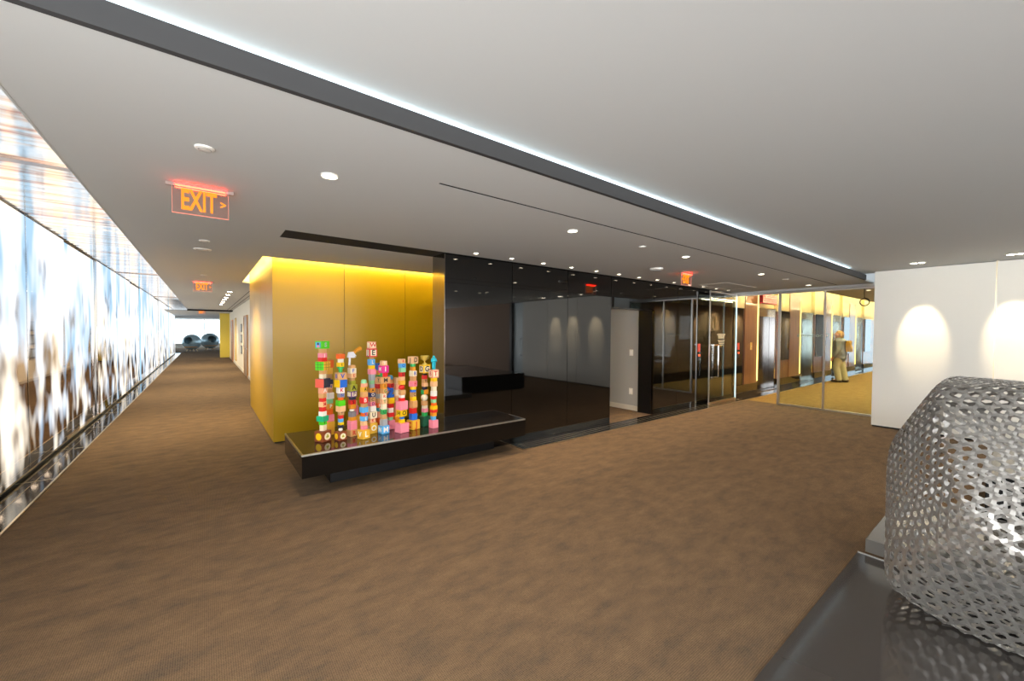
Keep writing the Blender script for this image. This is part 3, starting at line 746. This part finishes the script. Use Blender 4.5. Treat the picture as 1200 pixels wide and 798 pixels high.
tower(1.325, 4.70, .00962, 104, R(18), 'toy block tower topped by a silver toy pistol with an orange grip',
  [(9,11,'wd','R','r'),(12,10,'pk'),(5,8,'am'),(7,8,'gy'),(4,7,'wh',None,'k','ball'),(6,8,'am'),(6,8,'rd','S','k'),(4,7,'nv'),(8,10,'pu','P','p','frame'),(9,11,'ol','A','k'),(5,7,'ol'),(4,6,'tn'),(6,9,'pe','E','r'),(7,9,'cr','F','b'),(4,7,'wd'),(23,17,'wh',None,'k','gun')])
tower(1.42, 4.93, .01003, 36, R(12), 'short stack of two yellow base blocks and a pink block behind the toy pistol tower',
  [(16,13,'yw'),(9,8,'pk'),(5,5,'pe')])
tower(1.400, 4.516, .00940, 70, R(20), 'medium toy block tower with a pale green rounded top near the front edge',
  [(12,13,'yw','L','w'),(5,7,'pk'),(6,7,'pe'),(6,8,'lb','E','w'),(5,7,'or_','R','b'),(7,9,'lb'),(5,7,'tn'),(8,9,'rd','B','w'),(7,8,'wd'),(6,7,'yw','A','k'),(5,7,'sk'),(5,8,'sg',None,'k','cap')])
tower(1.546, 4.70, .00991, 108, R(14), 'tallest central toy block tower with W and E letter blocks at the top',
  [(14,12,'yw','O','w'),(6,8,'pe','K','r'),(9,12,'cr','U','k'),(7,9,'wh'),(6,8,'pk','D','p'),(6,8,'tn','C','k'),(6,8,'db','O','w'),(6,8,'am','A','k'),(5,6,'mg'),(5,6,'sg'),(8,7,'mg'),(7,9,'pk'),(5,7,'ye'),(8,8,'lb','L','w'),(3,5,'tn'),(11,12,'rd','E','k','frame'),(9,10,'sk','W','r','frame')])
tower(1.70, 4.90, .01039, 77, R(15), 'toy block tower with a blue U block on top, dark orange base behind',
  [(14,14,'or_','R','w'),(8,8,'sk'),(5,6,'tq','O','w'),(6,8,'or_','H','w'),(6,7,'wd'),(6,7,'mg'),(7,8,'wd','R','r'),(6,9,'rd'),(8,8,'pe','F','r'),(4,6,'gr'),(6,9,'am'),(9,10,'bl','U','w')])
tower(1.654, 4.607, .00988, 86, R(12), 'toy block tower with a magenta block near its top, on a blue base',
  [(10,12,'lb','M','w'),(8,8,'mg'),(6,7,'tn'),(6,7,'gr','U','k'),(7,7,'cr'),(6,8,'pe','T','g'),(7,7,'cr','R','r'),(6,8,'wd','G','g'),(7,7,'am','I','k'),(8,15,'wd','M','k'),(5,8,'rd',None,'k','two:gr'),(9,11,'hp','I','w'),(6,8,'pe','T','w')])
tower(1.792, 4.757, .01031, 64, R(10), 'toy block tower with a blue toy numeral and a pale cap, on a pink base',
  [(11,10,'pk'),(4,6,'sg'),(5,8,'rd'),(6,7,'wh'),(5,8,'rd'),(7,9,'ye'),(12,11,'bl','2','w','zee'),(5,7,'rd','O','k'),(5,6,'tn'),(5,8,'lb',None,'k','cap')])
tower(1.845, 4.531, .00997, 87, R(14), 'toy block tower with a big pink cube in its lower half, pink base',
  [(13,15,'pk'),(5,7,'ye'),(4,5,'bl'),(9,11,'ye','O','k'),(12,13,'pk'),(4,7,'rd'),(4,6,'wh'),(7,8,'wd'),(7,9,'rd',None,'k','ball'),(6,8,'yw'),(5,7,'pe'),(6,7,'rd','S','k'),(6,8,'sg'),(6,8,'lb','O','b'),(6,8,'pe','R','r')])
tower(1.905, 4.84, .01059, 58, R(10), 'slim peach toy block tower half hidden behind the big pink cube tower',
  [(14,12,'am'),(7,6,'pe'),(8,7,'wd'),(8,7,'pe'),(7,7,'cr'),(7,8,'sk'),(7,7,'pe')])
tower(2.015, 4.597, .01033, 86, R(18), 'toy block tower with a wide lettered wooden block on top and yellow base',
  [(12,14,'yw','J','or_' if 0 else 'r'),(8,9,'bl'),(7,8,'rd'),(9,9,'wd'),(5,7,'ye'),(6,7,'tn','C','k'),(3,9,'bl',None,'k','cyl'),(4,9,'ye',None,'k','cyl'),(7,9,'pk','H','r'),(6,7,'wd'),(7,8,'cr','B','b'),(5,6,'am'),(4,8,'gr',None,'k','cyl'),(9,11,'pe','D','k')])
tower(2.205, 4.676, .01070, 83, R(14), 'toy block tower crowned by a small golden trophy, on a dark green base',
  [(13,12,'dg'),(5,6,'gr'),(5,7,'pk'),(4,6,'cr'),(6,7,'wd'),(9,10,'cr',None,'k','ball'),(6,8,'am',None,'k','two:gr'),(4,5,'nv'),(5,7,'pe'),(5,6,'wd','T','k'),(5,6,'rd'),(3,5,'blk'),(11,12,'ye','G','k','frame'),(12,15,'ye',None,'k','trophy')])
tower(2.245, 4.505, .01047, 85, R(12), 'toy block tower with a turquoise standing figure on top, on a pink base, rightmost',
  [(11,10,'pk'),(5,6,'lb'),(5,7,'am'),(4,8,'rd'),(5,8,'ye'),(4,6,'or_'),(5,6,'sg'),(4,7,'rd'),(7,7,'wh'),(6,6,'cr'),(7,8,'pe'),(5,7,'ye'),(11,11,'sk','T','r','frame'),(18,11,'tq',None,'k','figure')])

# ------------------------------------------------------------------ woven basket sculpture and its slabs
sbox('trim_16', 2.05, 3.89, -6, .77, -.02, .006, M_PLINTH)
sbox('trim_17', 3.89, 3.90, -6, .77, -.02, .012, M_ALU)
o = tag(box('stone_slab', 3.96, 5.28, -4, .74, 0, .10, mat('pale grey slab', '6e6b66', .1, ior=1.8), bevel=.003), 'low pale grey stone slab behind the woven basket', 'slab')  # lightened base colour paints in the white wall's reflection
o = thing('black_plinth', 'large glossy black plinth block behind the woven basket', 'plinth', (5.3, -3.0, 0))
box('body', 0, 2.1, 0, 3.22, .02, .45, M_BENCHSIDE, o, bevel=.004); box('base', .03, 2.07, .03, 3.19, 0, .02, M_BLACK, o)
def basket():
    H = [(3.0,.18,.79),(2.93,-.04,.63),(2.98,-.5,.5),(3.5,.36,1.37),(3.48,.0,1.41),(3.55,-.5,1.42),(3.62,.58,.83),(3.25,.52,.11),(3.95,.62,.9),(3.95,.6,.2),
         (3.26,.28,.0),(3.24,-.02,.0),(3.35,-.55,.0),(4.2,.35,.0),(4.25,-.55,.0),(4.45,.5,.4),(4.5,.45,1.1),(4.4,-.6,1.25),(4.5,-.75,.4),(4.1,.35,1.42),(3.3,-.9,.85),(3.8,-1.0,.5)]
    c0 = Vector((3.75, -.15, .70))
    bm = bmesh.new(); vs = [bm.verts.new(Vector(p)-c0) for p in H]
    r_ = bmesh.ops.convex_hull(bm, input=vs)
    bmesh.ops.dissolve_limit(bm, angle_limit=.09, verts=bm.verts, edges=bm.edges)
    bm.normal_update()
    planes = []
    for f in bm.faces:
        n = f.normal.copy(); d = f.calc_center_median().dot(n)
        if d < 0: n, d = -n, -d
        planes.append((n, d))
    bm.free()
    b2 = bmesh.new(); bmesh.ops.create_icosphere(b2, subdivisions=1, radius=1)
    bmesh.ops.subdivide_edges(b2, edges=b2.edges[:], cuts=14, use_grid_fill=True)
    P = 60
    rot = Matrix.Rotation(.35, 3, 'Z') @ Matrix.Rotation(.5, 3, 'X')
    for v in b2.verts:
        dv = (rot @ v.co).normalized(); s = 0
        for n, d in planes:
            q = n.dot(dv)/d
            if q > 0: s += q**P
        v.co = dv*(s**(-1/P))
    for it in range(3):
        new = {v: sum((e.other_vert(v).co for e in v.link_edges), Vector())/len(v.link_edges) for v in b2.verts}
        # relax tangentially only: average then project back along the ray to the hull
        for v, q in new.items():
            dv = (v.co*.5+q*.5).normalized(); s = 0
            for n, d in planes:
                k = n.dot(dv)/d
                if k > 0: s += k**P
            v.co = dv*(s**(-1/P))
    for v in b2.verts: v.co.z *= .96
    b2.normal_update()
    mid = {e: (e.verts[0].co+e.verts[1].co)/2 for e in b2.edges}
    en = {e: (e.verts[0].normal+e.verts[1].normal).normalized() for e in b2.edges}
    V = []; F = []
    def edge(a, b):
        for e in a.link_edges:
            if e.other_vert(a) is b: return e
    hw, th, lift = .0, .0014, .0027
    for f in b2.faces:
        vv = [l.vert for l in f.loops]
        for i in range(3):
            u, v, a = vv[i], vv[(i+1) % 3], vv[(i+2) % 3]
            # segment from mid(u,v) (over) to mid(u,a) (under)
            e1, e2 = edge(u, v), edge(u, a)
            def tang(e, e_other):
                # straight strip through the crossing: other end lies in the face across e
                for g in e.link_faces:
                    if g is not f:
                        gv = [l.vert for l in g.loops]; b = [q for q in gv if q not in e.verts][0]
                        # the end shares the vertex of e that e_other does not touch
                        w_ = [q for q in e.verts if q not in e_other.verts][0]
                        return mid[edge(w_, b)]
                return mid[e]
            m1, m2 = mid[e1], mid[e2]
            p0 = tang(e1, e2); p3 = tang(e2, e1)
            t1 = (m2-p0).normalized(); t2 = (p3-m1).normalized()
            wd = min((m1-m2).length, .05)*.24
            k0 = len(V); nst = 4
            for j in range(nst+1):
                t = j/nst
                p = m1.lerp(m2, t); n = en[e1].lerp(en[e2], t).normalized(); tg = t1.lerp(t2, t).normalized()
                side = n.cross(tg).normalized(); off = lift*math.cos(PI*t)
                for sx, sz in ((-1, -1), (1, -1), (1, 1), (-1, 1)):
                    V.append(tuple(p+n*(off+th*sz*.5)+side*wd*sx))
            for j in range(nst):
                for q in range(4):
                    F.append([k0+j*4+q, k0+j*4+(q+1) % 4, k0+(j+1)*4+(q+1) % 4, k0+(j+1)*4+q])
    b2.free()
    zm = min(v[2] for v in V)
    me = bpy.data.meshes.new('woven_basket'); me.from_pydata(V, [], F); me.update()
    bm = bmesh.new(); bm.from_mesh(me); bmesh.ops.recalc_face_normals(bm, faces=bm.faces); bm.to_mesh(me); bm.free()
    me.materials.append(mat('brushed aluminium strip', 'b4b1ac', .4, .85))
    for p in me.polygons: p.use_smooth = True
    me.set_sharp_from_angle(angle=R(50))
    ob = link(bpy.data.objects.new('woven_basket', me), None, (c0.x, c0.y, -zm+.012))
    return ob
bk = basket()
tag(bk, 'large faceted basket sculpture woven from silver strips with hexagonal holes', 'basket sculpture')

# ------------------------------------------------------------------ far end of the corridor
sbox('wall_far', -8, 6, 46, 46.2, 0, 2.7, M_WHITE)
o = S(box('window_10', -8, 3, 45.9, 46, .35, 2.6, M_ALU)); 
def farpane():
    m = M_FARWIN; nt, b, N, L = nodes(m)
    br = N('ShaderNodeTexBrick'); br.inputs['Scale'].default_value = 1; br.inputs['Color1'].default_value = lin('bfe6fb'); br.inputs['Color2'].default_value = lin('e6f6ff'); br.inputs['Mortar'].default_value = (1, 1, 1, 1)
    br.inputs['Brick Width'].default_value = .9; br.inputs['Row Height'].default_value = .8; br.inputs['Mortar Size'].default_value = .12
    g = N('ShaderNodeNewGeometry'); s1 = N('ShaderNodeSeparateXYZ'); c1 = N('ShaderNodeCombineXYZ')
    L(g.outputs['Position'], s1.inputs[0]); L(s1.outputs['X'], c1.inputs['X']); L(s1.outputs['Z'], c1.inputs['Y']); L(c1.outputs[0], br.inputs['Vector'])
    L(br.outputs['Color'], b.inputs['Emission Color'])
farpane()
box('pane', -7.9, 2.9, 45.86, 45.9, .4, 2.55, M_FARWIN, o)
mm = MB()
for x in (-5.4, -2.7, .0, 2.7): mm.box(x-.03, x+.03, 45.82, 45.9, .35, 2.6)
mm.build('mullions', M_WHITE, o)
def ball_chair(x, yv, r, rz, lab):
    o = thing('ball_chair', lab, 'chair', (x, yv, 0), rz)
    n = 14; prof = [(max(.0001, r*math.sin(R(8)+ (PI*.80)*i/n)), -r*math.cos(R(8)+(PI*.80)*i/n)) for i in range(n+1)]
    sh = MB().lathe(prof+[(p*.93, z*.93) for p, z in prof[::-1]], 28)
    shell = sh.build('shell', mat('mirrored dark shell', 'b4d0da', .25, .5), o, (0, 0, r+.12), smooth=True); shell.rotation_euler = (R(74), 0, 0)
    MB().lathe([(.0001, -.07), (r*.72, -.06), (r*.78, 0), (r*.7, .07), (.0001, .08)], 24).build('seat_cushion', mat('tan cushion', 'b98f62', .8), o, (0, -.05, r*.62), smooth=True)
    for a in (45, 135, 225, 315):
        ca, sa = math.cos(R(a)), math.sin(R(a))
        MB().tube([(ca*r*.4, sa*r*.4, .2), (ca*r*.62, sa*r*.62, 0)], [.03, .02]).build('leg', mat('pale wood leg', 'd8b98c', .5), o, smooth=True)
ball_chair(-.75, 38.5, .58, R(-25), 'round open shell lounge chair with tan cushion, left one at the corridor end')
ball_chair(.35, 40.5, .62, R(15), 'round mirrored shell lounge chair with tan cushion, right one at the corridor end')
o = thing('armchair', 'small dark grey armchair by the far window, right of the round chairs', 'chair', (1.9, 43.0, 0))
box('seat', -.4, .4, -.35, .35, .3, .5, mat('grey upholstery', '5a5a5e', .8), o, bevel=.03)
box('backrest', -.4, .4, .25, .4, .5, .95, mat('grey upholstery', '5a5a5e', .8), o, bevel=.03)
for sx in (-1, 1): box('armrest', .4*sx-.05, .4*sx+.05, -.35, .38, .3, .72, mat('grey upholstery', '5a5a5e', .8), o, bevel=.02)
for sx in (-1, 1):
    for sy in (-1, 1): MB().tube([(.33*sx, .28*sy, .3), (.36*sx, .31*sy, 0)], .018).build('leg', M_BLACK, o)

# ------------------------------------------------------------------ person in the lobby
def person():
    skinm = mat('skin', 'd79a72', .5)
    o = thing('person', 'person in grey jacket and pale khaki trousers standing in the lift lobby', 'person', (17.15, 4.0, 0), -PI/2)
    # body faces -X
    b = [((0,0,.93),(.13,.15)), ((.01,0,1.15),(.11,.14)), ((0,0,1.33),(.12,.17)), ((-.01,0,1.45),(.055,.055)), ((-.03,0,1.55),(.085,.075)), ((-.035,0,1.61),(.09,.078)), ((-.02,0,1.64),(.07,.065)),
         ((0,-.09,.88),(.09,.085)), ((-.06,-.10,.50),(.062,.06)), ((.02,-.10,.10),(.042,.042)), ((-.10,-.10,.04),(.04,.04)),
         ((0,.09,.88),(.09,.085)), ((.06,.10,.50),(.062,.06)), ((.16,.10,.10),(.042,.042)), ((.05,.10,.04),(.04,.04)),
         ((0,-.19,1.36),(.055,.055)), ((.03,-.23,1.10),(.042,.042)), ((-.10,-.24,.88),(.032,.032)),
         ((0,.19,1.36),(.055,.055)), ((.06,.23,1.10),(.042,.042)), ((-.04,.25,.88),(.032,.032)),
         ((-.125,0,1.575),(.022,.02)), ((-.03,-.082,1.57),(.015,.022)), ((-.03,.082,1.57),(.015,.022))]
    ed = [(0,1),(1,2),(2,3),(3,4),(4,5),(5,6),(0,7),(7,8),(8,9),(9,10),(0,11),(11,12),(12,13),(13,14),(2,15),(15,16),(16,17),(2,18),(18,19),(19,20),(5,21),(5,22),(5,23)]
    for hi, (hx, hy, hz) in ((17, (-.10,-.24,.88)), (20, (-.04,.25,.88))):
        k = len(b); b.append(((hx-.03, hy, hz-.06), (.028, .018))); ed.append((hi, k))
        for j, (fx, ln) in enumerate(((-.02, .07), (-.007, .08), (.006, .075), (.019, .06))):
            q = len(b); b.append(((hx-.035+fx, hy, hz-.09), (.011, .011))); ed.append((k, q))
            b.append(((hx-.055+fx, hy, hz-.09-ln*.8), (.010, .010))); ed.append((q, q+1))
        q = len(b); b.append(((hx-.08, hy, hz-.08), (.011, .011))); ed.append((k, q))
    skin_obj('body', b, ed, skinm, o, res=.011)
    jk = [((0,0,.97),(.17,.19)), ((.01,0,1.15),(.15,.18)), ((0,0,1.34),(.15,.205)), ((-.01,0,1.43),(.075,.08)), ((0,-.2,1.37),(.075,.075)), ((.03,-.24,1.12),(.066,.066)), ((-.08,-.25,.92),(.055,.055)), ((0,.2,1.37),(.075,.075)), ((.06,.24,1.12),(.066,.066)), ((-.02,.26,.92),(.055,.055)), ((0,0,.87),(.165,.185))]
    skin_obj('jacket', jk, [(10,0),(0,1),(1,2),(2,3),(2,4),(4,5),(5,6),(2,7),(7,8),(8,9)], mat('grey jacket', '8f9298', .8), o, res=.02)
    tr = [((0,0,.90),(.145,.17)), ((0,-.09,.84),(.11,.105)), ((-.06,-.10,.50),(.085,.08)), ((.02,-.10,.12),(.075,.068)), ((0,.09,.84),(.11,.105)), ((.06,.10,.50),(.085,.08)), ((.15,.10,.12),(.075,.068))]
    skin_obj('trousers', tr, [(0,1),(1,2),(2,3),(0,4),(4,5),(5,6)], mat('pale khaki', 'cfc7a0', .85), o, res=.02)
    for (x, yv) in ((.02, -.10), (.16, .10)):
        sh = [((x+.03, yv, .055),(.05,.05)), ((x-.10, yv, .045),(.045,.045)), ((x-.17, yv, .04),(.035,.038))]
        skin_obj('shoe', sh, [(0,1),(1,2)], mat('dark brown shoe', '4c3a28', .5), o, res=.012)
    hr = [((.0,0,1.66),(.085,.08)), ((.035,0,1.60),(.07,.08)), ((-.04,0,1.695),(.05,.055)), ((.04,0,1.55),(.05,.065))]
    skin_obj('hair', hr, [(0,1),(0,2),(1,3)], mat('blond hair', 'c79a52', .7), o, res=.014)
    for s in (-1, 1): MB().lathe([(.0001,-.009),(.008,-.004),(.008,.004),(.0001,.009)], 10, o=(-.108, .03*s, 1.592)).build('eye', mat('eye dark', '2a2420', .3), o, smooth=True)
    box('mouth', -.122, -.112, -.022, .022, 1.532, 1.538, mat('lips', 'a8584c', .5), o)
    bg = thing('backpack', 'tan yellow backpack worn on the back of the person in the lift lobby', 'bag', (17.17, 3.77, 1.0), -PI/2)
    box('body', -.05, .07, -.14, .14, .04, .42, mat('tan canvas', 'c79a3c', .8), bg, bevel=.035)
    box('front_pocket', .06, .10, -.11, .11, .04, .22, mat('tan canvas', 'c79a3c', .8), bg, bevel=.02)
    for s in (-1, 1): MB().tube([(-.05, .1*s, .05), (-.27, .13*s, .12), (-.34, .12*s, .3), (-.22, .11*s, .44), (-.05, .09*s, .40)], .014, 8).build('strap', mat('strap brown', '7a5a28', .8), bg, smooth=True)
person()

# ------------------------------------------------------------------ world, camera, view
wd = bpy.data.worlds.new('World'); SC.world = wd; wd.use_nodes = True
wd.node_tree.nodes['Background'].inputs[0].default_value = (.8, .9, 1, 1)
wd.node_tree.nodes['Background'].inputs[1].default_value = .6
f_, Hc = 469.0, 1.65
yaw, pit, roll = R(37.55), R(-1.28), R(.38)
Fv = Vector((math.sin(yaw)*math.cos(pit), math.cos(yaw)*math.cos(pit), math.sin(pit)))
R0 = Vector((math.cos(yaw), -math.sin(yaw), 0)); U0 = R0.cross(Fv)
Rv = R0*math.cos(roll)+U0*math.sin(roll); Uv = -R0*math.sin(roll)+U0*math.cos(roll)
cam = bpy.data.cameras.new('camera'); cam.sensor_width = 36; cam.lens = f_/1200*36; cam.clip_start = .02; cam.clip_end = 200
co = bpy.data.objects.new('camera', cam); COL.objects.link(co)
co.matrix_world = Matrix(((Rv.x, Uv.x, -Fv.x, 0), (Rv.y, Uv.y, -Fv.y, 0), (Rv.z, Uv.z, -Fv.z, Hc), (0, 0, 0, 1)))
SC.camera = co
SC.view_settings.view_transform = 'Standard'; SC.view_settings.look = 'None'
SC.view_settings.gamma = 1; SC.view_settings.use_curve_mapping = False
SC.view_settings.exposure = 1.3
SC.cycles.use_denoising = True
SC.cycles.max_bounces = 10; SC.cycles.diffuse_bounces = 5; SC.cycles.glossy_bounces = 5; SC.cycles.transparent_max_bounces = 12
SC.cycles.sample_clamp_indirect = 6
SC.cycles.caustics_reflective = False; SC.cycles.caustics_refractive = False
